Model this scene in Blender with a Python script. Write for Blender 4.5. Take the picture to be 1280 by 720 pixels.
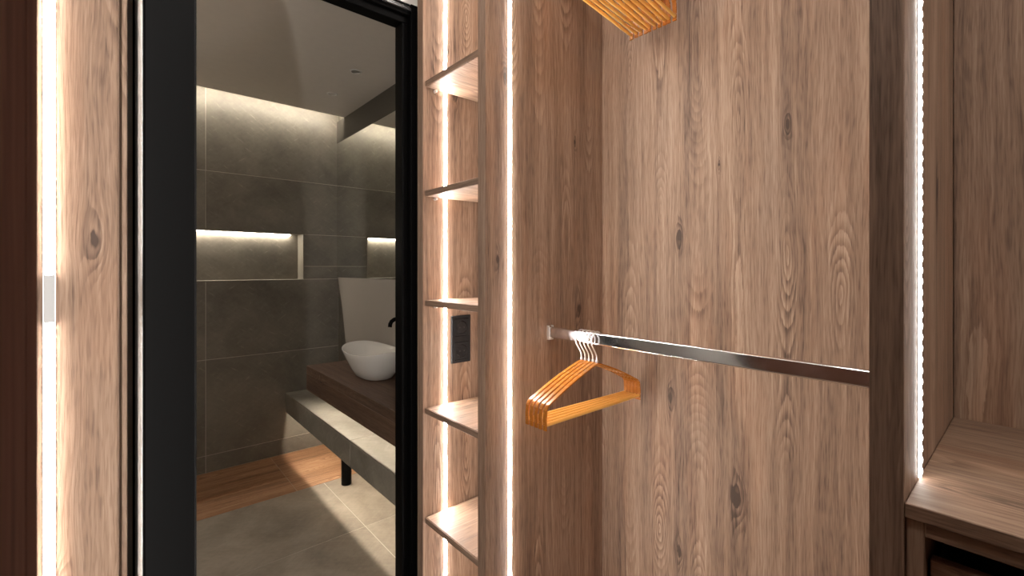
import bpy, bmesh, math, random
from mathutils import Vector, Matrix
random.seed(7)
scene = bpy.context.scene
for o in list(bpy.data.objects): bpy.data.objects.remove(o, do_unlink=True)
COL = scene.collection

# ------------------------------------------------------------------ camera, world, exposure
CAM_H = 1.32
cd = bpy.data.cameras.new('camera'); cam = bpy.data.objects.new('camera', cd); COL.objects.link(cam)
cd.sensor_fit = 'HORIZONTAL'; cd.sensor_width = 36.0; cd.lens = 16.0
cd.shift_y = -25.0 / 1280.0
cd.clip_start = 0.01
cam.location = (0, 0, CAM_H); cam.rotation_euler = (math.pi/2, 0, -math.radians(40.85))
cd.dof.use_dof = True; cd.dof.focus_distance = 1.35; cd.dof.aperture_fstop = 9.0
scene.camera = cam
w = bpy.data.worlds.new('world'); scene.world = w; w.use_nodes = True
w.node_tree.nodes['Background'].inputs[0].default_value = (0.5, 0.5, 0.5, 1)
w.node_tree.nodes['Background'].inputs[1].default_value = 0.02
vs = scene.view_settings
vs.view_transform = 'Standard'; vs.look = 'None'; vs.exposure = 1.6; vs.gamma = 1.0; vs.use_curve_mapping = False
LED_WARDROBE = 60.0      # emission of the wardrobe strips
LED_BATH = 15.0
FILL_LAMP = 36.0  # strength of the added aisle fill lamps

# ------------------------------------------------------------------ node helpers
class NT:
    def __init__(s, name):
        s.m = bpy.data.materials.new(name); s.m.use_nodes = True
        s.t = s.m.node_tree; s.t.nodes.clear()
        s.out = s.t.nodes.new('ShaderNodeOutputMaterial')
    def n(s, typ, **kw):
        nd = s.t.nodes.new(typ)
        for k, v in kw.items(): setattr(nd, k, v)
        return nd
    def put(s, sock, v):
        if isinstance(v, bpy.types.NodeSocket): s.t.links.new(v, sock)
        else: sock.default_value = v
    def math(s, op, a, b=0.0, c=0.0, clamp=False):
        nd = s.n('ShaderNodeMath', operation=op); nd.use_clamp = clamp
        s.put(nd.inputs[0], a); s.put(nd.inputs[1], b); s.put(nd.inputs[2], c)
        return nd.outputs[0]
    def xyz(s, x, y, z=0.0):
        nd = s.n('ShaderNodeCombineXYZ'); s.put(nd.inputs[0], x); s.put(nd.inputs[1], y); s.put(nd.inputs[2], z)
        return nd.outputs[0]
    def sep(s, v):
        nd = s.n('ShaderNodeSeparateXYZ'); s.put(nd.inputs[0], v); return nd.outputs
    def noise(s, vec, scale=1.0, detail=2.0, rough=0.5, dist=0.0):
        nd = s.n('ShaderNodeTexNoise'); s.put(nd.inputs['Vector'], vec)
        nd.inputs['Scale'].default_value = scale; nd.inputs['Detail'].default_value = detail
        nd.inputs['Roughness'].default_value = rough; nd.inputs['Distortion'].default_value = dist
        return nd.outputs['Fac']
    def ss(s, v, a, b, c=0.0, d=1.0):
        nd = s.n('ShaderNodeMapRange', interpolation_type='SMOOTHSTEP')
        s.put(nd.inputs[0], v); nd.inputs[1].default_value = a; nd.inputs[2].default_value = b
        nd.inputs[3].default_value = c; nd.inputs[4].default_value = d
        return nd.outputs[0]
    def mix(s, f, a, b, mode='MIX'):
        nd = s.n('ShaderNodeMix', data_type='RGBA', blend_type=mode)
        s.put(nd.inputs[0], f); s.put(nd.inputs[6], a); s.put(nd.inputs[7], b)
        return nd.outputs[2]
    def ramp(s, f, stops):
        nd = s.n('ShaderNodeValToRGB'); s.put(nd.inputs[0], f)
        cr = nd.color_ramp
        while len(cr.elements) < len(stops): cr.elements.new(0.5)
        for e, (p, c) in zip(cr.elements, stops):
            e.position = p; e.color = (c[0], c[1], c[2], 1)
        return nd.outputs[0]
    def bsdf(s, color, rough=0.5, metal=0.0, spec=0.5, bump=None, bstr=0.2, bdist=0.001, coat=0.0):
        b = s.n('ShaderNodeBsdfPrincipled')
        s.put(b.inputs['Base Color'], color if isinstance(color, bpy.types.NodeSocket) else (*color, 1))
        s.put(b.inputs['Roughness'], rough); s.put(b.inputs['Metallic'], metal)
        s.put(b.inputs['Specular IOR Level'], spec); s.put(b.inputs['Coat Weight'], coat)
        if bump is not None:
            bp = s.n('ShaderNodeBump'); bp.inputs['Strength'].default_value = bstr
            bp.inputs['Distance'].default_value = bdist; s.put(bp.inputs['Height'], bump)
            s.t.links.new(bp.outputs[0], b.inputs['Normal'])
        s.t.links.new(b.outputs[0], s.out.inputs[0]); return b

def wood_material(name, dark, mid, light, grey, warm, knots=0.42, contrast=1.0, rough=0.55, lines=1.0, spec=0.3):
    """oak laminate: u across the grain, v along it, both in metres"""
    s = NT(name)
    uv = s.n('ShaderNodeUVMap').outputs[0]
    x, y, _ = s.sep(uv)
    # knots: sparse stretched cells
    kv = s.xyz(s.math('MULTIPLY', x, 6.2), s.math('MULTIPLY', y, 2.1))
    vo = s.n('ShaderNodeTexVoronoi', voronoi_dimensions='2D'); s.put(vo.inputs['Vector'], kv); vo.inputs['Scale'].default_value = 1.0
    rnd = s.sep(vo.outputs['Color'])
    has = s.math('LESS_THAN', rnd[0], knots)
    size = s.math('MULTIPLY_ADD', rnd[1], 0.75, 0.35)
    pos = s.sep(vo.outputs['Position'])
    du = s.math('SUBTRACT', x, s.math('DIVIDE', pos[0], 6.2))
    dv = s.math('SUBTRACT', y, s.math('DIVIDE', pos[1], 2.1))
    def blob(a, b):
        ea = s.math('POWER', s.math('DIVIDE', du, s.math('MULTIPLY', size, a)), 2.0)
        eb = s.math('POWER', s.math('DIVIDE', dv, s.math('MULTIPLY', size, b)), 2.0)
        g = s.math('EXPONENT', s.math('MULTIPLY', s.math('ADD', ea, eb), -1.0))
        return s.math('MULTIPLY', g, has)
    halo = blob(0.022, 0.075)
    core = blob(0.0065, 0.012)
    shade = blob(0.020, 0.075)
    # warped across coordinate
    wn = s.noise(s.xyz(s.math('MULTIPLY', x, 5.0), s.math('MULTIPLY', y, 0.9)), 1.0, 3.0, 0.55)
    wf = s.noise(s.xyz(s.math('MULTIPLY', x, 40.0), s.math('MULTIPLY', y, 9.0), 3.0), 1.0, 2.0, 0.5)
    us = s.math('ADD', x, s.math('MULTIPLY', s.math('SUBTRACT', wn, 0.5), 0.05))
    us = s.math('ADD', us, s.math('MULTIPLY', s.math('SUBTRACT', wf, 0.5), 0.0035))
    us = s.math('SUBTRACT', us, s.math('MULTIPLY', s.math('MULTIPLY', du, halo), 0.75))
    # plain-sawn growth lines, per stave
    W = 0.122
    q = s.math('DIVIDE', us, W); cell = s.math('FLOOR', q)
    lu = s.math('MULTIPLY', s.math('SUBTRACT', s.math('FRACT', q), 0.5), W)
    dn = s.noise(s.xyz(s.math('MULTIPLY', cell, 17.37), s.math('MULTIPLY', y, 0.85), 9.0), 1.0, 1.0, 0.4)
    d = s.math('MULTIPLY', s.math('SUBTRACT', dn, 0.42), 0.42)
    f = s.math('SQRT', s.math('ADD', s.math('MULTIPLY', lu, lu), s.math('MULTIPLY', d, d)))
    f = s.math('ADD', f, s.math('MULTIPLY', halo, 0.02))
    jag = s.noise(s.xyz(s.math('MULTIPLY', x, 160.0), s.math('MULTIPLY', y, 26.0), 5.0), 1.0, 2.0, 0.6)
    ring = s.math('FRACT', s.math('ADD', s.math('DIVIDE', f, 0.0066), s.math('MULTIPLY', jag, 0.55)))
    ringl = s.math('MULTIPLY', s.ss(ring, 0.0, 0.62), s.ss(ring, 1.0, 0.86))
    lime = s.math('MULTIPLY', s.ss(ring, 0.50, 0.72), s.ss(ring, 0.98, 0.84))
    # cathedral visible in the stave hearts and around knots
    vis = s.ss(s.math('ABSOLUTE', lu), 0.036, 0.010)
    vmask = s.ss(s.noise(s.xyz(s.math('MULTIPLY', cell, 5.1), s.math('MULTIPLY', y, 1.6), 21.0), 1.0, 2.0, 0.5), 0.44, 0.66)
    vis = s.math('MULTIPLY', vis, vmask)
    vis = s.math('MAXIMUM', vis, s.math('MULTIPLY', halo, 0.9))
    vis = s.math('ADD', s.math('MULTIPLY', vis, 0.85), 0.10, clamp=True)
    # tone
    broad = s.noise(s.xyz(s.math('MULTIPLY', us, 13.0), s.math('MULTIPLY', y, 0.55), 2.0), 1.0, 3.0, 0.6)
    streak = s.noise(s.xyz(s.math('MULTIPLY', us, 70.0), s.math('MULTIPLY', y, 1.6), 7.0), 1.0, 4.0, 0.65)
    fib = s.noise(s.xyz(s.math('MULTIPLY', us, 235.0), s.math('MULTIPLY', y, 6.5), 11.0), 1.0, 3.0, 0.65)
    pore = s.noise(s.xyz(s.math('MULTIPLY', us, 360.0), s.math('MULTIPLY', y, 20.0), 17.0), 1.0, 1.0, 0.5)
    t = s.math('ADD', 0.5, s.math('MULTIPLY', s.math('SUBTRACT', broad, 0.5), 1.15*contrast))
    t = s.math('ADD', t, s.math('MULTIPLY', s.math('SUBTRACT', streak, 0.5), 0.95*contrast))
    t = s.math('ADD', t, s.math('MULTIPLY', s.math('SUBTRACT', fib, 0.5), 0.75*contrast))
    t = s.math('ADD', t, s.math('MULTIPLY', s.math('SUBTRACT', s.ss(pore, 0.30, 0.55), 0.75), 0.17*contrast))
    t = s.math('ADD', t, s.math('MULTIPLY', s.math('MULTIPLY', s.math('SUBTRACT', ringl, 0.55), vis), 0.36*lines))
    t = s.math('ADD', t, s.math('MULTIPLY', s.math('MULTIPLY', lime, vis), s.math('MULTIPLY', s.ss(fib, 0.42, 0.62), 0.22*lines)))
    t = s.math('SUBTRACT', t, s.math('MULTIPLY', shade, 0.32))
    t = s.math('SUBTRACT', t, s.math('MULTIPLY', core, 0.75))
    col = s.ramp(t, [(0.0, dark), (0.48, mid), (1.0, light)])
    hue = s.noise(s.xyz(s.math('MULTIPLY', us, 9.0), s.math('MULTIPLY', y, 1.1), 31.0), 1.0, 3.0, 0.55)
    col = s.mix(s.ss(hue, 0.50, 0.72, 0.0, 0.5), col, (*grey, 1), 'MULTIPLY')
    col = s.mix(s.ss(hue, 0.48, 0.30, 0.0, 0.6), col, (*warm, 1), 'MULTIPLY')
    h = s.math('ADD', s.math('MULTIPLY', fib, 0.6), s.math('MULTIPLY', ringl, 0.3))
    r = s.math('MULTIPLY_ADD', s.math('SUBTRACT', 1.0, fib), 0.22, rough - 0.1)
    s.bsdf(col, r, 0, spec, h, 0.25, 0.0012)
    return s.m

def plain(name, color, rough=0.5, metal=0.0, spec=0.5, nscale=60, namt=0.12, bump=0.0, coat=0.0, stretch=(1, 1, 1)):
    s = NT(name)
    co = s.n('ShaderNodeTexCoord').outputs['Object']
    mp = s.n('ShaderNodeMapping'); s.put(mp.inputs[0], co); mp.inputs[3].default_value = stretch
    n = s.noise(mp.outputs[0], nscale, 3.0, 0.6)
    c0 = tuple(max(0, c*(1-namt)) for c in color); c1 = tuple(min(1, c*(1+namt)) for c in color)
    col = s.mix(n, (*c0, 1), (*c1, 1))
    rr = s.math('MULTIPLY_ADD', n, 0.12, rough - 0.06)
    s.bsdf(col, rr, metal, spec, n if bump else None, bump, 0.0005, coat)
    return s.m

def emit(name, color, strength):
    s = NT(name); e = s.n('ShaderNodeEmission')
    e.inputs[0].default_value = (*color, 1); e.inputs[1].default_value = strength
    s.t.links.new(e.outputs[0], s.out.inputs[0]); return s.m

def stone(name, base, vein, vamt=0.5, rough=0.45, marks=0.34):
    s = NT(name)
    x, y, _ = s.sep(s.n('ShaderNodeUVMap').outputs[0])
    v = s.xyz(x, y)
    cloud = s.noise(v, 3.0, 5.0, 0.6, 0.4)
    fine = s.noise(v, 45.0, 4.0, 0.65)
    # scratchy short marks in two slanted directions
    a = s.noise(s.xyz(s.math('ADD', s.math('MULTIPLY', x, 60.0), s.math('MULTIPLY', y, 45.0)), s.math('SUBTRACT', s.math('MULTIPLY', y, 6.0), s.math('MULTIPLY', x, 8.0))), 1.0, 3.0, 0.6)
    b = s.noise(s.xyz(s.math('SUBTRACT', s.math('MULTIPLY', x, 52.0), s.math('MULTIPLY', y, 40.0)), s.math('ADD', s.math('MULTIPLY', y, 7.0), s.math('MULTIPLY', x, 9.0)), 4.0), 1.0, 3.0, 0.6)
    # long veins
    wp = s.noise(s.xyz(s.math('ADD', s.math('MULTIPLY', x, 1.1), s.math('MULTIPLY', y, 0.9)), s.math('SUBTRACT', s.math('MULTIPLY', y, 0.5), s.math('MULTIPLY', x, 0.35)), 8.0), 1.0, 2.5, 0.45)
    ln = s.math('ABSOLUTE', s.math('SUBTRACT', s.math('FRACT', s.math('MULTIPLY', wp, 2.0)), 0.5))
    vm = s.noise(s.xyz(x, y, 30.0), 2.6, 2.0, 0.5)
    vn = s.math('MULTIPLY', s.ss(ln, 0.0030, 0.0005), s.ss(vm, 0.55, 0.66))
    t = s.math('ADD', s.math('MULTIPLY', cloud, 0.7), s.math('MULTIPLY', fine, 0.18))
    t = s.math('ADD', t, s.math('MULTIPLY', s.math('ADD', a, b), 0.12))
    lo = tuple(c*0.50 for c in base); hi = tuple(c*1.65 for c in base)
    col = s.ramp(t, [(0.28, lo), (0.52, base), (0.8, hi)])
    sc = s.math('MULTIPLY', s.math('MAXIMUM', s.ss(a, 0.63, 0.73), s.ss(b, 0.64, 0.74)), marks)
    col = s.mix(sc, col, (*vein, 1))
    col = s.mix(s.math('MULTIPLY', vn, vamt), col, (*vein, 1))
    s.bsdf(col, s.math('MULTIPLY_ADD', fine, 0.15, rough), 0, 0.4, fine, 0.12, 0.0005)
    return s.m

M = {}
OAK = dict(dark=(0.075, 0.046, 0.032), mid=(0.262, 0.164, 0.109), light=(0.440, 0.305, 0.214),
           grey=(0.86, 0.90, 0.95), warm=(1.10, 0.95, 0.86))
M['oak'] = wood_material('oak', **OAK)
M['oak_edge'] = wood_material('oak_edge', dark=(0.075, 0.046, 0.030), mid=(0.235, 0.150, 0.104), light=(0.40, 0.275, 0.195),
                              grey=(0.86, 0.90, 0.92), warm=(1.05, 0.95, 0.85), knots=0.0, contrast=0.9, lines=0.6)
M['walnut'] = wood_material('walnut', dark=(0.03, 0.018, 0.012), mid=(0.105, 0.062, 0.042), light=(0.19, 0.12, 0.08),
                            grey=(0.9, 0.92, 0.95), warm=(1.05, 0.95, 0.88), knots=0.1, contrast=0.8)
M['teak'] = wood_material('teak', dark=(0.09, 0.042, 0.02), mid=(0.30, 0.155, 0.080), light=(0.46, 0.27, 0.15),
                          grey=(0.92, 0.92, 0.92), warm=(1.08, 0.95, 0.85), knots=0.0, contrast=1.0)
M['dark_shaded_wood'] = wood_material('dark_shaded_wood', dark=(0.02, 0.012, 0.009), mid=(0.040, 0.018, 0.012), light=(0.068, 0.036, 0.025), grey=(0.9, 0.92, 0.95), warm=(1.05, 0.95, 0.88), knots=0.0, contrast=0.8, rough=0.8, spec=0.0)  # dark front wood, also painted shade for the left interior
M['stone'] = stone('grey_stone', (0.150, 0.134, 0.108), (0.36, 0.32, 0.265), 0.55)
M['floor_stone'] = stone('beige_stone', (0.245, 0.205, 0.162), (0.42, 0.36, 0.29), 0.12, marks=0.10)
M['bench_stone'] = stone('bench_stone', (0.22, 0.20, 0.165), (0.42, 0.38, 0.32), 0.3)
M['grout'] = plain('grout', (0.50, 0.45, 0.38), 0.85, nscale=200)
M['black'] = plain('black_metal', (0.0028, 0.0027, 0.0027), 0.50, 0.0, 0.05, 300, 0.3)
M['black_plastic'] = plain('black_plastic', (0.02, 0.02, 0.021), 0.20, 0.0, 0.5, 100, 0.2)
M['dark_void'] = plain('dark_interior', (0.012, 0.011, 0.010), 0.7)  # near-black colour standing in for the shade in gaps and holes
M['chrome'] = plain('chrome', (0.78, 0.78, 0.78), 0.12, 1.0, 0.5, 40, 0.04)
M['steel'] = plain('steel_wire', (0.88, 0.87, 0.85), 0.34, 1.0, 0.5, 40, 0.04)
M['alu'] = plain('aluminium', (0.72, 0.70, 0.67), 0.35, 1.0, 0.5, 200, 0.05)
M['white_plastic'] = plain('white_plastic', (0.75, 0.72, 0.68), 0.4)
M['frosted'] = plain('frosted_glass_leaf', (0.22, 0.205, 0.185), 0.25, 0.0, 0.4, 20, 0.05)
M['paint'] = plain('grey_paint', (0.70, 0.65, 0.585), 0.8, 0, 0.3, 25, 0.05, 0.05)
M['paint_light'] = plain('white_paint', (0.72, 0.69, 0.65), 0.8, 0, 0.3, 25, 0.04, 0.05)
M['soffit'] = plain('dark_paint', (0.10, 0.090, 0.075), 0.7, 0, 0.3, 25, 0.06)
M['splash'] = plain('taupe_panel', (0.35, 0.315, 0.275), 0.5, 0, 0.4, 18, 0.05)
M['ceramic'] = plain('white_ceramic', (0.80, 0.77, 0.72), 0.12, 0, 0.5, 10, 0.02)
M['hanger'] = plain('orange_lacquered_wood', (0.42, 0.145, 0.022), 0.26, 0, 0.5, 30, 0.22, stretch=(0.4, 6, 6))
M['hanger_bar'] = plain('yellow_wood_dowel', (0.84, 0.45, 0.11), 0.38, 0, 0.5, 30, 0.15, stretch=(0.4, 8, 8))
M['mirror'] = plain('mirror_silver', (0.80, 0.80, 0.78), 0.06, 1.0, 0.5, 5, 0.0)
NTm = NT('mirror_glass'); NTm.bsdf((0.82, 0.83, 0.80), 0.0, 1.0); M['mirror'] = NTm.m
M['led'] = emit('led_white', (1.0, 0.955, 0.905), LED_WARDROBE)
M['led_soft'] = emit('led_gap', (1.0, 0.93, 0.86), 0.25)
M['led_bath'] = emit('led_bath', (1.0, 0.90, 0.76), LED_BATH)
M['led_cove'] = emit('led_cove', (1.0, 0.90, 0.76), LED_BATH*1.4)
M['led_fill'] = emit('led_fill', (1.0, 0.955, 0.91), 19.0)  # fill strips added on faces out of view
M['led_left'] = emit('led_left', (1.0, 0.95, 0.90), 46.0)
M['led_under'] = emit('led_under', (1.0, 0.90, 0.76), LED_BATH*2.9)
M['led_fill_low'] = emit('led_fill_low', (1.0, 0.97, 0.94), 5.0)  # weak added fill for the hanging bay
M['led_dim'] = emit('led_dim', (1.0, 0.95, 0.90), 9.0)
M['led_fill_left'] = emit('led_fill_left', (1.0, 0.955, 0.91), 54.0)  # added fill for the left wardrobe panel
M['fill_sconce_glow'] = emit('fill_sconce_glow', (1.0, 0.90, 0.78), 28.0)  # glow of the added bathroom fill light
M['lamp'] = emit('fill_lamp_glow', (1.0, 0.96, 0.92), FILL_LAMP)  # glow of the added aisle fill lamps

# ------------------------------------------------------------------ object helpers
def link(name, bm, mat, parent=None, smooth=False):
    me = bpy.data.meshes.new(name); bm.to_mesh(me); bm.free()
    if smooth:
        for p in me.polygons: p.use_smooth = True
    me.materials.append(M[mat] if isinstance(mat, str) else mat)
    o = bpy.data.objects.new(name, me); COL.objects.link(o)
    if parent is not None:
        o.parent = parent
        pl = parent.matrix_world.translation if False else world_loc(parent)
        o.location = -pl
    return o
def world_loc(o):
    v = Vector(o.location)
    while o.parent is not None:
        o = o.parent; v = v + Vector(o.location)
    return v
def thing(name, label, cat, loc, group=None, kind=None):
    o = bpy.data.objects.new(name, None); COL.objects.link(o); o.location = loc; o.empty_display_size = 0.05
    if label: o['label'] = label
    if cat: o['category'] = cat
    if group: o['group'] = group
    if kind: o['kind'] = kind
    return o
def tag(o, label, cat, group=None):
    o['label'] = label; o['category'] = cat
    if group: o['group'] = group
    return o
def uvbox(bm, grain, off):
    uvl = bm.loops.layers.uv.verify()
    for f in bm.faces:
        n = f.normal; a = max(range(3), key=lambda i: abs(n[i]))
        ax = [i for i in range(3) if i != a]
        if grain in ax: v = grain; u = [i for i in ax if i != grain][0]
        else: u, v = ax
        for l in f.loops:
            c = l.vert.co
            l[uvl].uv = (c[u] + off[0] + 0.37*a, c[v] + off[1])
def boxbm(x0, x1, y0, y1, z0, z1, bev=0.0012, bm=None):
    own = bm is None
    if own: bm = bmesh.new()
    r = bmesh.ops.create_cube(bm, size=1.0)
    for v in r['verts']:
        v.co = Vector(((x0+x1)/2 + v.co.x*(x1-x0), (y0+y1)/2 + v.co.y*(y1-y0), (z0+z1)/2 + v.co.z*(z1-z0)))
    if bev:
        es = list({e for v in r['verts'] for e in v.link_edges})
        bmesh.ops.bevel(bm, geom=es, offset=bev, segments=1, affect='EDGES')
    bm.normal_update()
    return bm
def box(name, x0, x1, y0, y1, z0, z1, mat, parent=None, grain=2, bev=0.0012, off=None):
    bm = boxbm(x0, x1, y0, y1, z0, z1, bev)
    if off is None: off = (random.uniform(0, 9), random.uniform(0, 9))
    uvbox(bm, grain, off)
    return link(name, bm, mat, parent)
def struct(o):
    o['kind'] = 'structure'; return o
def sweep(bm, pts, section, closed=False):
    """sweep a closed 2-D section along 3-D pts; section axes = (side, up)"""
    rings = []
    n = len(pts); pts = [Vector(p) for p in pts]
    ref = None
    for i, p in enumerate(pts):
        t = (pts[min(i+1, n-1)] - pts[max(i-1, 0)]).normalized()
        if ref is None:
            ref = Vector((0, 1, 0)) if abs(t.y) < 0.9 else Vector((1, 0, 0))
        side = (ref - t*ref.dot(t)).normalized(); ref = side
        up = t.cross(side)
        rings.append([bm.verts.new(p + side*a + up*b) for a, b in section])
    m = len(section)
    for i in range(n-1):
        for k in range(m):
            bm.faces.new((rings[i][k], rings[i][(k+1) % m], rings[i+1][(k+1) % m], rings[i+1][k]))
    for rg in (rings[0][::-1], rings[-1]):
        bm.faces.new([bm.verts.new(v.co) for v in rg])
    bmesh.ops.recalc_face_normals(bm, faces=bm.faces[:])
    return bm
def circ(r, n=8): return [(r*math.cos(2*math.pi*k/n), r*math.sin(2*math.pi*k/n)) for k in range(n)]
def cyl(name, p0, p1, r, mat, parent=None, n=20, r2=None):
    bm = bmesh.new()
    p0, p1 = Vector(p0), Vector(p1); d = p1 - p0
    bmesh.ops.create_cone(bm, cap_ends=True, segments=n, radius1=r, radius2=r if r2 is None else r2, depth=d.length)
    q = Vector((0, 0, 1)).rotation_difference(d.normalized())
    for v in bm.verts: v.co = q @ v.co + (p0+p1)/2
    es = [e for e in bm.edges if len(e.link_faces) == 2 and any(len(f.verts) > 4 for f in e.link_faces)]
    bmesh.ops.bevel(bm, geom=es, offset=r*0.08, segments=1, affect='EDGES')
    uvl = bm.loops.layers.uv.verify()
    o = link(name, bm, mat, parent)
    for p in o.data.polygons: p.use_smooth = len(p.vertices) == 4
    return o

# dimensions of the wardrobe (metres; camera stands over the origin)
X0, XB = 0.80, 1.336          # front and back of the right-hand units
TOP = 2.60
CEIL = 2.65
Y_SH, Y_SIDE = 1.396, 1.041   # left side faces of shelf bay and hanging bay
Y_DIV = 0.118

# ------------------------------------------------------------------ setting
struct(box('floor', -0.66, 1.40, -1.30, 1.53, -0.05, 0.0, 'walnut', None, 0))
struct(box('ceiling', -0.66, 1.40, -1.30, 1.47, CEIL, CEIL+0.05, 'paint_light'))
struct(box('wall_right', 1.36, 1.42, -1.30, 1.47, 0, CEIL, 'paint_light'))
struct(box('wall_left', -0.68, -0.62, -1.30, 1.47, 0, CEIL, 'paint_light'))
struct(box('wall_near', -0.62, 1.36, -1.36, -1.30, 0, CEIL, 'oak'))
# wall with the doorway: three masonry pieces
DOOR_TOP = 2.262
struct(box('wall_door_left', -0.62, 0.078, 1.475, 1.555, 0, CEIL, 'paint_light'))
struct(box('wall_door_right', 0.862, 1.36, 1.475, 1.555, 0, CEIL, 'paint_light'))
struct(box('wall_door_top', 0.078, 0.862, 1.475, 1.555, DOOR_TOP+0.004, CEIL, 'paint_light'))
# wood lining between the left wardrobe and the doorway
struct(box('trim_1', -0.045, 0.0135, 1.192, 1.468, 0, TOP, 'oak'))

# ------------------------------------------------------------------ doorway: black frame and opened leaf
door = thing('door_1', 'black metal framed doorway with its leaf swung open towards the viewer', None, (0.46, 1.47, 0), kind='structure')
# right post in two steps, left post, head in two steps
box('door_post', 0.789, 0.858, 1.462, 1.520, 0, 2.262, 'black', door, bev=0.002)
box('door_stop', 0.766, 0.7885, 1.486, 1.540, 0, 2.198, 'black', door, bev=0.002)
box('door_post', 0.082, 0.150, 1.474, 1.540, 0, 2.262, 'black', door, bev=0.002)
box('door_head', 0.1505, 0.7885, 1.470, 1.520, 2.222, 2.262, 'black', door, bev=0.002)
box('door_stop', 0.1505, 0.7885, 1.486, 1.540, 2.198, 2.2215, 'black', door, bev=0.002)
box('door_track', 0.1505, 0.7885, 1.458, 1.4695, 2.232, 2.246, 'black_plastic', door, bev=0.002)
# leaf: stiles, rails, frosted infill
leaf = box('leaf_stile', 0.026, 0.0893, 0.83, 0.848, 0.02, 2.20, 'black', door, bev=0.003)
box('leaf_stile', 0.026, 0.0893, 1.41, 1.455, 0.02, 2.20, 'black', door, bev=0.003)
box('leaf_rail', 0.026, 0.0893, 0.8485, 1.4095, 2.12, 2.20, 'black', door, bev=0.003)
box('leaf_rail', 0.026, 0.0893, 0.8485, 1.4095, 0.02, 0.10, 'black', door, bev=0.003)
pane = box('leaf_pane', 0.0285, 0.0865, 0.8485, 1.4095, 0.1005, 2.1195, 'frosted', door, bev=0)
pane['label'] = 'pale frosted infill of the open leaf'
for z in (0.35, 1.85):
    h = cyl('hinge', (0.0893+0.008, 1.449, z-0.05), (0.0893+0.008, 1.449, z+0.05), 0.007, 'black', door)

# ------------------------------------------------------------------ LED strips (parts of the units they are fixed to)
def led_strip(parent, xc, yface, z0, z1, wdt=0.012, segs=None, chips=False, mat='led', sgn=-1, hgt=0.0020):
    """aluminium channel let into a panel face that looks along sgn*Y, with a low domed diffuser"""
    prof = boxbm(xc-wdt/2-0.001, xc+wdt/2+0.001, min(yface+sgn*0.0012, yface+sgn*0.0002), max(yface+sgn*0.0012, yface+sgn*0.0002), z0, z1, 0)
    p = link('led_channel', prof, 'alu', parent)
    for (a, b, m) in (segs or [(z0+0.001, z1-0.001, mat)]):
        bm = bmesh.new()
        sec = []
        n = 6
        for k in range(n+1):
            an = math.pi*k/n
            sec.append((-math.cos(an)*wdt/2, math.sin(an)*hgt))
        r0 = [bm.verts.new((xc+u, yface+sgn*(0.0013+v), a)) for u, v in sec]
        r1 = [bm.verts.new((xc+u, yface+sgn*(0.0013+v), b)) for u, v in sec]
        for k in range(n): bm.faces.new((r0[k], r0[k+1], r1[k+1], r1[k]))
        bm.faces.new(r0[::-1]); bm.faces.new(r1); bm.faces.new((r0[0], r1[0], r1[-1], r0[-1]))
        bmesh.ops.recalc_face_normals(bm, faces=bm.faces[:])
        d = link('led_diffuser', bm, m, p); d['label'] = 'glowing white light strip'
    if chips:
        bm = bmesh.new()
        z = z0 + 0.01
        while z < z1 - 0.01:
            if not segs or any(a < z < b and m == mat for a, b, m in segs):
                r = bmesh.ops.create_uvsphere(bm, u_segments=8, v_segments=5, radius=1.0)
                for v in r['verts']:
                    v.co = Vector((xc + v.co.x*(wdt/2+0.0008), min(yface-0.0003, yface-0.0024 + v.co.y*0.0030), z + v.co.z*0.0062))
            z += 1/60.0
        c = link('led_chips', bm, mat, p, True); c['kind'] = 'stuff'
    return p

# ------------------------------------------------------------------ shelf unit beside the doorway
sh = thing('shelf_unit', 'narrow open oak shelf bay with a light strip beside the black door frame', 'shelf unit', (1.06, 1.23, 0))
box('side_panel', X0, XB, Y_SH, Y_SH+0.038, 0, TOP, 'oak', sh)
box('edge_band', X0-0.0015, X0-0.0001, Y_SH+0.0005, Y_SH+0.0375, 0, TOP, 'oak_edge', sh, bev=0)
box('back_panel', XB+0.001, XB+0.016, Y_SIDE+0.04, Y_SH-0.001, 0, TOP, 'oak', sh)
led_strip(sh, 0.889, Y_SH, 0.02, TOP-0.02, hgt=0.0022)
for a_, b_ in ((0.09, 0.43), (0.46, 0.81), (0.84, 1.185), (1.215, 1.565), (1.595, 1.94), (1.97, TOP-0.02)):
    led_strip(sh, 0.889, Y_SIDE+0.036, a_, b_, sgn=1, mat='led_fill')  # added unseen strips that brighten the shelf bay's side panel
for z in (1.957, 1.578, 1.199, 0.825, 0.447):
    s_ = box('shelf', 0.805, XB, Y_SIDE+0.0365, Y_SH-0.007, z-0.010, z+0.010, 'oak', sh, grain=0, bev=0.0025)
    box('edge_band', 0.8025, 0.8049, Y_SIDE+0.0366, Y_SH-0.0071, z-0.0095, z+0.0095, 'oak_edge', s_, grain=1, bev=0.0008)
    cyl('shelf_pin', (0.845, Y_SH, z-0.0155), (0.845, Y_SH-0.016, z-0.0155), 0.0045, 'white_plastic', s_, 10)
box('plinth', 0.83, XB, Y_SIDE+0.037, Y_SH-0.007, 0, 0.08, 'oak', sh, grain=0)

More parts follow.
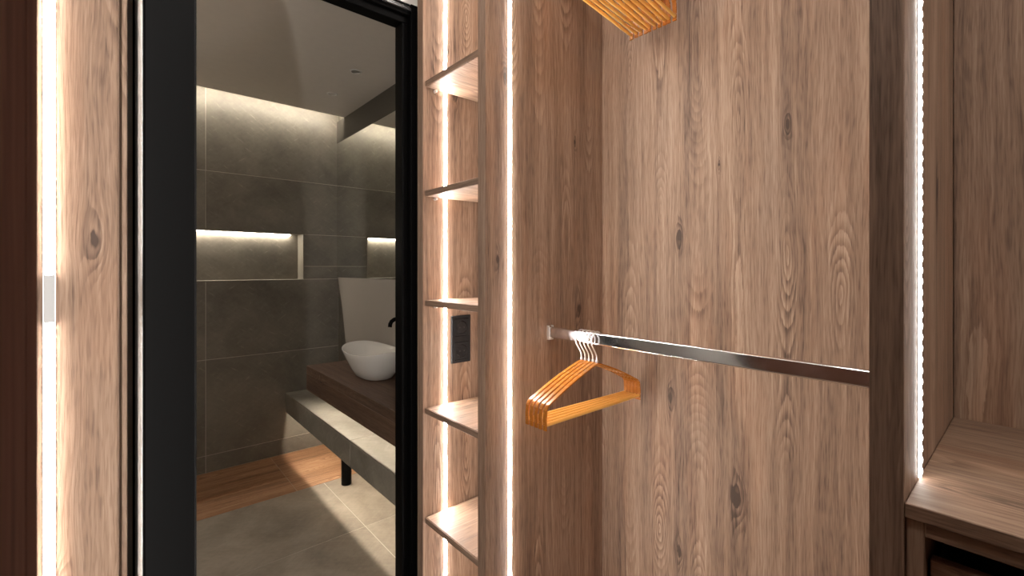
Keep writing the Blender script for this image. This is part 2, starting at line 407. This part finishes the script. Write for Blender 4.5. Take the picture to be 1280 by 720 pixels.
so = thing('wall_socket', 'black double socket plate on the oak panel between two shelves', 'socket', (0.955, Y_SH, 1.06))
box('plate', 0.912, 0.997, Y_SH-0.0075, Y_SH-0.0002, 0.972, 1.146, 'black_plastic', so, bev=0.0025)
for zc in (1.016, 1.102):
    bm = bmesh.new()
    # dished insert: square rim and sunken round well
    boxbm(0.922, 0.987, Y_SH-0.0098, Y_SH-0.0076, zc-0.0325, zc+0.0325, 0.002, bm)
    ins = link('insert', bm, 'black_plastic', so)
    cyl('well', (0.9545, Y_SH-0.0099, zc), (0.9545, Y_SH-0.0118, zc), 0.024, 'black_plastic', ins, 28, r2=0.021)
    for dx in (-0.0095, 0.0095):
        cyl('pin_hole', (0.9545+dx, Y_SH-0.0119, zc), (0.9545+dx, Y_SH-0.0121, zc), 0.0028, 'dark_void', ins, 10)

# ------------------------------------------------------------------ hanging wardrobe
wa = thing('wardrobe', 'open oak hanging wardrobe with a chrome rail and vertical light strip', 'wardrobe', (1.06, 0.60, 0))
box('side_panel', X0, XB, Y_SIDE, Y_SIDE+0.036, 0, TOP, 'oak', wa, off=(3.31, 1.2))
box('edge_band', X0-0.0015, X0-0.0001, Y_SIDE+0.0005, Y_SIDE+0.0355, 0, TOP, 'oak_edge', wa, bev=0)
box('side_panel', X0, XB, Y_DIV, Y_DIV+0.038, 0, TOP, 'oak', wa)
box('edge_band', X0-0.0015, X0-0.0001, Y_DIV+0.0005, Y_DIV+0.0375, 0, TOP, 'oak_edge', wa, bev=0)
box('back_panel', XB+0.001, XB+0.016, Y_DIV+0.0385, Y_SIDE+0.0355, 0, TOP, 'oak', wa, off=(1.7, 4.1))
box('top_panel', X0+0.001, XB+0.016, Y_DIV, Y_SIDE+0.036, TOP+0.0005, TOP+0.02, 'oak', wa, grain=1)
box('bottom_panel', X0+0.001, XB, Y_DIV+0.0385, Y_SIDE-0.0005, 0.08, 0.10, 'oak', wa, grain=1)
box('plinth', X0+0.03, X0+0.05, Y_DIV+0.0385, Y_SIDE-0.0005, 0.0, 0.0795, 'oak', wa, grain=1)
led_strip(wa, 0.891, Y_SIDE, 0.11, TOP-0.01, hgt=0.0017)
led_strip(wa, 0.891, Y_DIV+0.038, 0.11, TOP-0.01, sgn=1, mat='led_fill_low')  # added strip on the hidden divider face, fill for the side panel
RX = 1.060
def rail(zt):
    """rounded rectangular chrome tube with end cups"""
    hw, hh, r = 0.0075, 0.0175, 0.0055
    sec = []
    for cx, cz, a0 in ((hw-r, hh-r, 0), (-hw+r, hh-r, 90), (-hw+r, -hh+r, 180), (hw-r, -hh+r, 270)):
        for k in range(5):
            a = math.radians(a0 + 22.5*k)
            sec.append((cx + r*math.cos(a), cz + r*math.sin(a)))
    bm = bmesh.new()
    ya, yb = Y_DIV+0.0395, Y_SIDE-0.001
    zc = zt - hh
    r0 = [bm.verts.new((RX+a, ya, zc+b)) for a, b in sec]; r1 = [bm.verts.new((RX+a, yb, zc+b)) for a, b in sec]
    n = len(sec)
    for k in range(n): bm.faces.new((r0[k], r0[(k+1) % n], r1[(k+1) % n], r1[k]))
    for rg in (r0, r1[::-1]): bm.faces.new([bm.verts.new(v.co) for v in rg])
    bmesh.ops.recalc_face_normals(bm, faces=bm.faces[:])
    ro = link('hanging_rail', bm, 'chrome', wa); ro['label'] = 'flat chrome hanging rail'
    for p in ro.data.polygons: p.use_smooth = len(p.vertices) == 4
    # U-shaped cup screwed to the side panel
    for (yy, sgn) in ((Y_SIDE, -1), (Y_DIV+0.038, 1)):
        bm = bmesh.new()
        y1 = yy + sgn*0.010; a, b = min(yy+sgn*0.0003, y1), max(yy+sgn*0.0003, y1)
        boxbm(RX-hw-0.0035, RX-hw-0.0004, a, b, zt-0.042, zt+0.004, 0.0006, bm)
        boxbm(RX+hw+0.0004, RX+hw+0.0035, a, b, zt-0.042, zt+0.004, 0.0006, bm)
        boxbm(RX-hw-0.0003, RX+hw+0.0003, a, b, zt-0.042, zt-0.0355, 0.0006, bm)
        link('rail_bracket', bm, 'steel', ro)
    return ro
Z_LOW, Z_HIGH = CAM_H-0.190, CAM_H+0.985
rail(Z_LOW); rail(Z_HIGH)

# ------------------------------------------------------------------ clothes hangers
def make_hanger():
    """origin at the top of the rail; bent lacquered bow, dowel, wire hook"""
    root = thing('clothes_hanger', 'x', 'hanger', (0, 0, 0))
    HALF = 0.215
    bow = []
    def arm(sg):
        pts = [(HALF, -0.236), (HALF+0.001, -0.205), (HALF-0.001, -0.192)]
        for k in range(1, 6):                      # shoulder bend
            a = math.radians(8 + 56*k/5)
            pts.append((HALF-0.028 + 0.028*math.cos(a), -0.192 + 0.026*math.sin(a)))
        x1, z1 = pts[-1]
        for k in range(1, 6):
            u = k/5; pts.append((x1 + (0.016-x1)*u, z1 + (-0.094-z1)*u + 0.004*math.sin(math.pi*u)))
        pts.append((0.0, -0.0895))
        return [(sg*x, 0, z) for x, z in pts]
    L = arm(-1); R = arm(1)[::-1]
    path = L + R[1:]
    bm = bmesh.new(); hw, ht = 0.0060, 0.0024
    sweep(bm, path, [(-hw, -ht), (hw, -ht), (hw, ht), (-hw, ht)])
    es = [e for e in bm.edges if len(e.link_faces) == 2 and e.calc_face_angle() > 1.0]
    bmesh.ops.bevel(bm, geom=es, offset=0.0008, segments=1, affect='EDGES')
    link('bow', bm, 'hanger', root)
    bm = bmesh.new()
    sweep(bm, [(-HALF-0.0005, 0, -0.222), (HALF+0.0005, 0, -0.222)], [(a*0.95, b*1.1) for a, b in circ(0.0049, 12)])
    d = link('dowel', bm, 'hanger_bar', root, True); d['label'] = 'yellow wooden trouser bar'
    # hook
    pts = [(0, 0, -0.092), (0, 0, -0.078), (-0.001, 0, -0.068), (-0.006, 0, -0.058), (-0.016, 0, -0.044), (-0.0225, 0, -0.034), (-0.0245, 0, -0.024), (-0.0235, 0, -0.012)]
    R_ = 0.0215; cz = -0.0195 + 0.0020
    for k in range(0, 9):
        a = math.radians(165 - 170*k/8)
        pts.append((-0.001 + R_*math.cos(a), 0, cz + R_*math.sin(a)))
    pts.append((0.0195, 0, cz - 0.010))
    bm = bmesh.new(); sweep(bm, pts, circ(0.0020, 8))
    h = link('hook', bm, 'steel', root, True); h['label'] = 'silver wire hook'
    cyl('ferrule', (0, 0, -0.0868), (0, 0, -0.080), 0.0036, 'steel', root, 12)
    return root
proto = make_hanger()
def place(src, loc, rz, label, group):
    first = not src.get('used')
    if first:
        o = src; o['used'] = True
    else:
        o = src.copy(); COL.objects.link(o)
        for ch in src.children:
            c = ch.copy(); COL.objects.link(c); c.parent = o
    o.location = loc; o.rotation_euler = (0, 0, rz)
    o['label'] = label; o['group'] = group
    return o
low_labels = ['frontmost orange wooden hanger on the lower rail, nearest the viewer',
       'second orange hanger from the front on the lower rail',
       'middle one of the five orange hangers on the lower rail',
       'fourth orange hanger from the front on the lower rail',
       'rearmost orange wooden hanger on the lower rail, closest to the side panel']
low = [(0.846 + 0.0147*k, 0.3 - 0.6*k, lab) for k, lab in enumerate(low_labels)]
for y, a, lab in low:
    place(proto, (RX, y, Z_LOW), math.radians(a), lab, 'hangers on the lower rail')
ords = ['nearest', 'second', 'third', 'fourth', 'fifth', 'sixth', 'seventh', 'eighth', 'ninth', 'farthest']
for k in range(10):
    y = 0.700 + 0.0166*k
    a = 6.0 + random.uniform(-0.6, 0.6)
    if k in (0, 9): lab = ords[k] + ' hanger of the bunch at the top edge, from the upper rail'
    else: lab = ords[k] + ' hanger from the right in the bunch on the upper rail'
    if k == 0: lab = 'rightmost orange hanger of the bunch on the upper rail, its bow showing'
    if k == 9: lab = 'leftmost orange hanger of the bunch on the upper rail'
    place(proto, (RX, y, Z_HIGH), math.radians(a), lab, 'hangers on the upper rail')
for o in bpy.data.objects:
    if 'used' in o: del o['used']

# ------------------------------------------------------------------ dressing unit at the right
Y_END = -0.72
du = thing('dressing_unit', 'oak recess with worktop above drawers and a beaded light strip at right', 'cabinet', (1.06, -0.30, 0))
box('back_panel', XB+0.001, XB+0.016, Y_END, Y_DIV-0.0005, 0, TOP, 'oak', du, off=(6.2, 2.35))
box('side_panel', X0, XB, Y_END-0.036, Y_END-0.0005, 0, TOP, 'oak', du)
led_strip(du, 0.908, Y_DIV, 1.0065, TOP-0.01, wdt=0.012, chips=True, mat='led_dim', hgt=0.0024)
WT = CAM_H - 0.315
led_strip(du, 0.908, Y_END, WT+0.002, TOP-0.01, sgn=1, mat='led_fill')  # added fill strip beyond the view, brightens the recess
box('worktop', X0-0.001, XB, Y_END, Y_DIV-0.0005, WT-0.020, WT, 'oak', du, grain=1, off=(2.2, 7.7))
box('carcass_side', X0+0.003, XB, Y_DIV-0.020, Y_DIV-0.0008, 0, WT-0.0205, 'oak', du)
box('carcass_top', X0+0.003, XB, Y_END, Y_DIV-0.0205, WT-0.0395, WT-0.0205, 'oak', du, grain=1)
box('carcass_shade_fill', X0+0.20, XB, Y_END+0.0005, Y_DIV-0.0210, 0.06, WT-0.040, 'dark_void', du)  # near-black block stands in for the shade inside the carcass
zt = WT - 0.074
for k in range(4):
    hgt = 0.195
    dr = box('drawer', X0+0.020, X0+0.038, Y_END+0.004, Y_DIV-0.0235, zt-hgt, zt, 'oak', du, grain=1)
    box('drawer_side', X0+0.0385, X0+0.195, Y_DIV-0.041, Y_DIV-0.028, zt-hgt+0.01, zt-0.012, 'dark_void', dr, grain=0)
    zt -= hgt + 0.028

# ------------------------------------------------------------------ wardrobe on the left
lw = thing('wardrobe', 'oak wardrobe at the left edge with a bright light strip broken midway', 'wardrobe', (-0.30, 0.7, 0))
Y3 = 1.15
box('side_panel', -0.60, -0.001, Y3, Y3+0.038, 0, TOP, 'oak', lw, off=(5.05, 0.4))
box('edge_band', -0.0009, 0.0007, Y3+0.0004, Y3+0.0376, 0, TOP, 'oak_edge', lw, bev=0)
box('side_panel', -0.60, -0.030, 0.284, 0.322, 0, TOP, 'dark_shaded_wood', lw)
box('back_panel', -0.617, -0.602, 0.10, Y3+0.038, 0, TOP, 'dark_shaded_wood', lw)  # dark wood puts the shade of an unlit interior into the colour
box('front_panel', -0.046, -0.030, -0.45, 0.2835, 0, TOP, 'dark_shaded_wood', lw)
led_strip(lw, -0.093, 0.322, 0.02, TOP-0.02, sgn=1, mat='led_fill_left')  # added unseen strip lighting the far side panel
zg0, zg1 = CAM_H-0.098, CAM_H-0.010
led_strip(lw, -0.093, Y3, 0.02, TOP-0.02, wdt=0.014, chips=True,
          segs=[(0.021, zg0, 'led_left'), (zg0+0.0005, zg1-0.0005, 'led_soft'), (zg1, TOP-0.021, 'led_left')], mat='led_left', hgt=0.0012)

# ------------------------------------------------------------------ bathroom shell
BX0, BX1, BY0, BY1 = -0.90, 1.26, 1.555, 3.50
BCEIL = 2.43
struct(box('wall_bathroom_left', BX0-0.06, BX0, BY0, BY1+0.3, 0, 2.75, 'stone', None, 1))
wr = struct(box('wall_bathroom_right', BX1+0.012, BX1+0.10, BY0, BY1+0.3, 0, 2.75, 'stone', None, 1))
# floor bed with tiles
bf = struct(box('floor_bathroom', BX0, BX1+0.012, BY0-0.02, BY1+0.2, -0.05, -0.001, 'grout', None, 0))
def tile(x0, x1, y0, y1, z0, z1, mat, parent, grain=0, name='tile', bev=0.0008):
    return box(name, x0, x1, y0, y1, z0, z1, mat, parent, grain, bev)
G = 0.0016
YS = 2.87; YT = 2.25; XT = 0.955
for (xa, xb) in ((-0.245, XT), (XT, BX1+0.012), (BX0, -0.245)):
    for (ya, yb) in ((YT, YS), (1.65, YT), (BY0-0.02, 1.65)):
        tile(xa+G, xb-G, ya+G, yb-G, -0.0009, 0.0, 'floor_stone', bf, bev=0.0003)
for i in range(3):
    ya = YS + i*0.21; yb = ya + 0.21
    cuts = [BX0, -0.40 + 0.15*i, 0.80 - 0.0*i, BX1+0.012]
    for xa, xb in zip(cuts, cuts[1:]):
        pl = tile(xa+0.0008, xb-0.0008, ya+0.0006, yb-0.0006, -0.0009, 0.0005, 'teak', bf, 0, 'plank', 0.0004)
# back wall with niche: bed of grout plus tiles around the niche
NX0, NX1, NZ0, NZ1, ND = -0.30, 1.017, CAM_H-0.082, CAM_H+0.245, 0.13
bw = struct(box('wall_bathroom_back', BX0, BX1+0.012, BY1+ND+0.012, BY1+ND+0.07, 0, 2.75, 'grout', None, 0))
def bedpiece(x0, x1, z0, z1): box('backing', x0, x1, BY1+0.0016, BY1+ND+0.0115, z0, z1, 'grout', bw, 0, 0)
bedpiece(BX0, NX0-0.012, NZ0-0.012, NZ1+0.012); bedpiece(NX1+0.012, BX1+0.012, NZ0-0.012, NZ1+0.012)
bedpiece(BX0, BX1+0.012, 0, NZ0-0.0121); bedpiece(BX0, BX1+0.012, NZ1+0.0121, 2.75)
rows = [0.0, 0.111, 0.728, 1.332, 1.948, 2.56, 2.75]
colx = [BX0, -0.776, 0.424, BX1+0.012]
def wtile(x0, x1, z0, z1):
    if x1-x0 > 0.004 and z1-z0 > 0.004:
        tile(x0+G, x1-G, BY1, BY1+0.0014, z0+G, z1-G, 'stone', bw, bev=0.0004)
for za, zb in zip(rows, rows[1:]):
    for xa, xb in zip(colx, colx[1:]):
        ix0, ix1, iz0, iz1 = max(xa, NX0), min(xb, NX1), max(za, NZ0), min(zb, NZ1)
        if ix0 >= ix1 or iz0 >= iz1: wtile(xa, xb, za, zb); continue
        wtile(xa, xb, za, iz0); wtile(xa, xb, iz1, zb)
        wtile(xa, ix0, iz0, iz1); wtile(ix1, xb, iz0, iz1)
nb = [('niche_back', NX0, NX1, BY1+ND, BY1+ND+0.0115, NZ0, NZ1, 'stone'),
      ('niche_sill', NX0, NX1, BY1+0.001, BY1+ND-0.0005, NZ0-0.0115, NZ0, 'bench_stone'),
      ('niche_head', NX0, NX1, BY1+0.001, BY1+ND-0.0005, NZ1, NZ1+0.0115, 'stone'),
      ('niche_side', NX1, NX1+0.0115, BY1+0.001, BY1+ND, NZ0, NZ1, 'bench_stone'),
      ('niche_side', NX0-0.0115, NX0, BY1+0.001, BY1+ND, NZ0, NZ1, 'bench_stone')]
for n_, a, b, c, d, e, f, m in nb: box(n_, a, b, c, d, e, f, m, bw, 0, 0.0008)
nl = box('niche_light', NX0+0.02, NX1-0.06, BY1+ND-0.030, BY1+ND-0.004, NZ1-0.006, NZ1-0.0005, 'led_bath', bw, 0, 0)
# ceiling that stops short of the back wall: light cove
struct(box('ceiling_bathroom', BX0, BX1+0.012, BY0, BY1-0.15, BCEIL, BCEIL+0.06, 'paint'))
struct(box('ceiling_cove', BX0, BX1+0.012, BY0, BY1+0.01, 2.68, 2.74, 'paint'))
cv = thing('cove_light', 'hidden light strip washing the top of the stone wall', 'light strip', (0.2, BY1-0.16, BCEIL+0.06))
CE = BY1 - 0.15
box('channel', BX0+0.05, BX1-0.02, CE+0.0003, CE+0.002, BCEIL+0.014, BCEIL+0.050, 'alu', cv, 0, 0)
box('diffuser', BX0+0.06, BX1-0.03, CE+0.0022, CE+0.006, BCEIL+0.018, BCEIL+0.040, 'led_cove', cv, 0, 0.001)
struct(box('wall_bathroom_near', BX0, 0.078, BY0+0.0002, BY0+0.03, 0, 2.75, 'paint_light'))
# painted band above the mirror
struct(box('trim_2', BX1-0.001, BX1+0.0118, BY0+0.04, BY1-0.0005, 2.268, BCEIL-0.0005, 'soffit'))
# ceiling spots
for i, (x, y) in enumerate(((1.014, 2.52), (1.030, 2.94))):
    t = thing('ceiling_spot', ['nearer small unlit ceiling spot close to the doorway head', 'farther small unlit ceiling spot near the stone wall'][i], 'spotlight', (x, y, BCEIL), 'spots in the bathroom ceiling')
    bm = bmesh.new()
    prof = [(0.020, 0.001), (0.022, -0.004), (0.030, -0.004), (0.034, -0.0005)]
    rg = []
    for k in range(24):
        a = 2*math.pi*k/24; rg.append([bm.verts.new((x+r*math.cos(a), y+r*math.sin(a), BCEIL-0.0005+z)) for r, z in prof])
    for k in range(24):
        for j in range(3): bm.faces.new((rg[k][j], rg[k][j+1], rg[(k+1) % 24][j+1], rg[(k+1) % 24][j]))
    link('trim_ring', bm, 'white_plastic', t, True)
    cyl('lens', (x, y, BCEIL-0.0005), (x, y, BCEIL-0.002), 0.0195, 'alu', t, 20)

# ------------------------------------------------------------------ mirror, splash panel
mi = thing('mirror', 'large frameless wall mirror reflecting the stone wall above the basin', 'mirror', (BX1, 2.9, 1.8))
box('glass', BX1, BX1+0.004, 1.70, BY1-0.001, CAM_H-0.070, 2.266, 'mirror', mi, 2, 0)
box('backing', BX1+0.0042, BX1+0.0115, 1.70, BY1-0.001, CAM_H-0.070, 2.266, 'black', mi, 2, 0)
bm = bmesh.new()
prof = [(1.70, 0.705), (3.285, 0.705), (3.315, 0.82), (3.375, 1.03), (3.425, 1.16), (3.462, CAM_H-0.0705), (1.70, CAM_H-0.0705)]
fr = [bm.verts.new((BX1-0.006, y, z)) for y, z in prof]; bk = [bm.verts.new((BX1+0.0115, y, z)) for y, z in prof]
bm.faces.new(fr); bm.faces.new(bk[::-1])
for k in range(len(prof)): bm.faces.new((fr[k], bk[k], bk[(k+1) % len(prof)], fr[(k+1) % len(prof)]))
bmesh.ops.recalc_face_normals(bm, faces=bm.faces[:])
tag(link('splash_panel', bm, 'splash'), 'light taupe splash panel with curved edge below the mirror', 'panel')

# ------------------------------------------------------------------ floating counter with basin
CY1 = 3.03
CT0, CT1 = CAM_H-0.770, CAM_H-0.617
ct = thing('counter', 'thick dark wood floating counter carrying the white basin', 'counter', (1.08, 2.3, CT0))
box('top_board', 0.90, BX1-0.0065, 1.66, CY1, CT1-0.05, CT1, 'walnut', ct, 1, 0.0015)
box('front_board', 0.90, 0.912, 1.66, CY1, CT0, CT1-0.0505, 'walnut', ct, 1, 0.001)
box('end_board', 0.9125, BX1-0.0065, CY1-0.02, CY1, CT0, CT1-0.0505, 'walnut', ct, 0, 0.001)
box('under_light', 0.914, 0.922, 1.70, CY1-0.055, CT1-0.056, CT1-0.051, 'led_under', ct, 1, 0)
# tiled bench below
BT, BB = CAM_H-0.887, CAM_H-1.024
bn = thing('bench', 'low stone tiled bench running under the dark counter', 'bench', (1.08, 2.5, BB))
for ya, yb in ((1.66, 2.315), (2.315, BY1-0.0005)):
    tile(0.90, BX1+0.011, ya+G, yb-G, BT-0.010, BT, 'bench_stone', bn, 1)
    tile(0.90, 0.910, ya+G, yb-G, BB, BT-0.0105, 'bench_stone', bn, 1)
box('core', 0.9105, BX1+0.011, 1.662, BY1-0.002, BT-0.060, BT-0.0105, 'grout', bn, 1, 0)
box('under_light', 0.913, 0.921, 1.75, 3.40, BT-0.066, BT-0.0605, 'led_under', bn, 1, 0)
cyl('leg', (1.054, 2.766, 0.0005), (1.054, 2.766, BT-0.0605), 0.030, 'black', bn, 24)

# basin: oval vessel with thin wavy rim
def basin(cx, cy, z0, name):
    bm = bmesh.new()
    hgt = 0.158
    prof_out = [(0.0, 0.0), (0.50, 0.0), (0.58, 0.008), (0.71, 0.045), (0.83, 0.087), (0.93, 0.125), (1.0, 0.154), (1.0, 0.158)]
    prof_in = [(0.975, 0.159), (0.92, 0.129), (0.81, 0.083), (0.68, 0.040), (0.50, 0.020), (0.0, 0.016)]
    ax, ay = 0.148, 0.250
    N = 48
    rings = []
    for r, z in prof_out + prof_in:
        if r == 0.0: rings.append([bm.verts.new((cx, cy, z0+z))]); continue
        ring = []
        for k in range(N):
            a = 2*math.pi*k/N
            e = 2.4
            c, s_ = math.cos(a), math.sin(a)
            sx = math.copysign(abs(c)**(2/e), c); sy = math.copysign(abs(s_)**(2/e), s_)
            lift = 0.012*(z/hgt)**2*math.cos(2*a+math.pi)
            ring.append(bm.verts.new((cx + ax*r*sx, cy + ay*r*sy, z0 + z + lift)))
        rings.append(ring)
    for A, B in zip(rings, rings[1:]):
        for k in range(N):
            k2 = (k+1) % N
            if len(A) == 1: bm.faces.new((A[0], B[k], B[k2]))
            elif len(B) == 1: bm.faces.new((A[k], A[k2], B[0]))
            else: bm.faces.new((A[k], A[k2], B[k2], B[k]))
    bmesh.ops.recalc_face_normals(bm, faces=bm.faces[:])
    root = thing(name, 'white oval ceramic vessel basin standing on the dark counter', 'basin', (cx, cy, z0))
    link('bowl', bm, 'ceramic', root, True)
    cyl('drain', (cx, cy, z0+0.0165), (cx, cy, z0+0.0215), 0.022, 'chrome', root, 20)
basin(1.102, 2.48, CT1+0.0003, 'wash_basin')
# wall spout
fa = thing('faucet', 'matte black wall spout curving over the white basin', 'faucet', (BX1-0.006, 2.26, 1.02))
bm = bmesh.new()
sweep(bm, [(BX1-0.0065, 2.26, 1.047), (1.20, 2.26, 1.047), (1.14, 2.26, 1.047), (1.118, 2.26, 1.043), (1.103, 2.26, 1.034), (1.096, 2.26, 1.021), (1.094, 2.26, 1.005)], circ(0.011, 14))
link('spout', bm, 'black', fa, True)
cyl('rosette', (BX1-0.0065, 2.26, 1.047), (BX1-0.0115, 2.26, 1.047), 0.026, 'black', fa, 24)

# ------------------------------------------------------------------ added fill lamps, out of view, in aisle and bathroom
for i, y in enumerate((0.55, -0.35)):
    lx = 0.36
    t = thing('fill_lamp', ['added round fill lamp over the aisle near the doorway', 'added round fill lamp over the aisle behind the viewer'][i], 'lamp', (lx, y, CEIL), 'added aisle fill lamps')
    cyl('housing', (lx, y, CEIL-0.0005), (lx, y, CEIL-0.012), 0.075, 'white_plastic', t, 32)
    cyl('diffuser', (lx, y, CEIL-0.0125), (lx, y, CEIL-0.016), 0.062, 'lamp', t, 32)
sx, sy, sz = BX0+0.11, 2.45, 1.75
t = thing('fill_sconce', 'added globe fill light on the unseen left bathroom wall', 'sconce', (BX0, sy, sz))  # added out of view to brighten the bathroom ceiling and walls
cyl('rosette', (BX0+0.0005, sy, sz), (BX0+0.012, sy, sz), 0.05, 'black', t, 24)
cyl('arm', (BX0+0.0125, sy, sz), (sx-0.055, sy, sz), 0.009, 'black', t, 12)
bm = bmesh.new(); bmesh.ops.create_uvsphere(bm, u_segments=24, v_segments=14, radius=0.055)
for v in bm.verts: v.co += Vector((sx, sy, sz))
link('globe', bm, 'fill_sconce_glow', t, True)
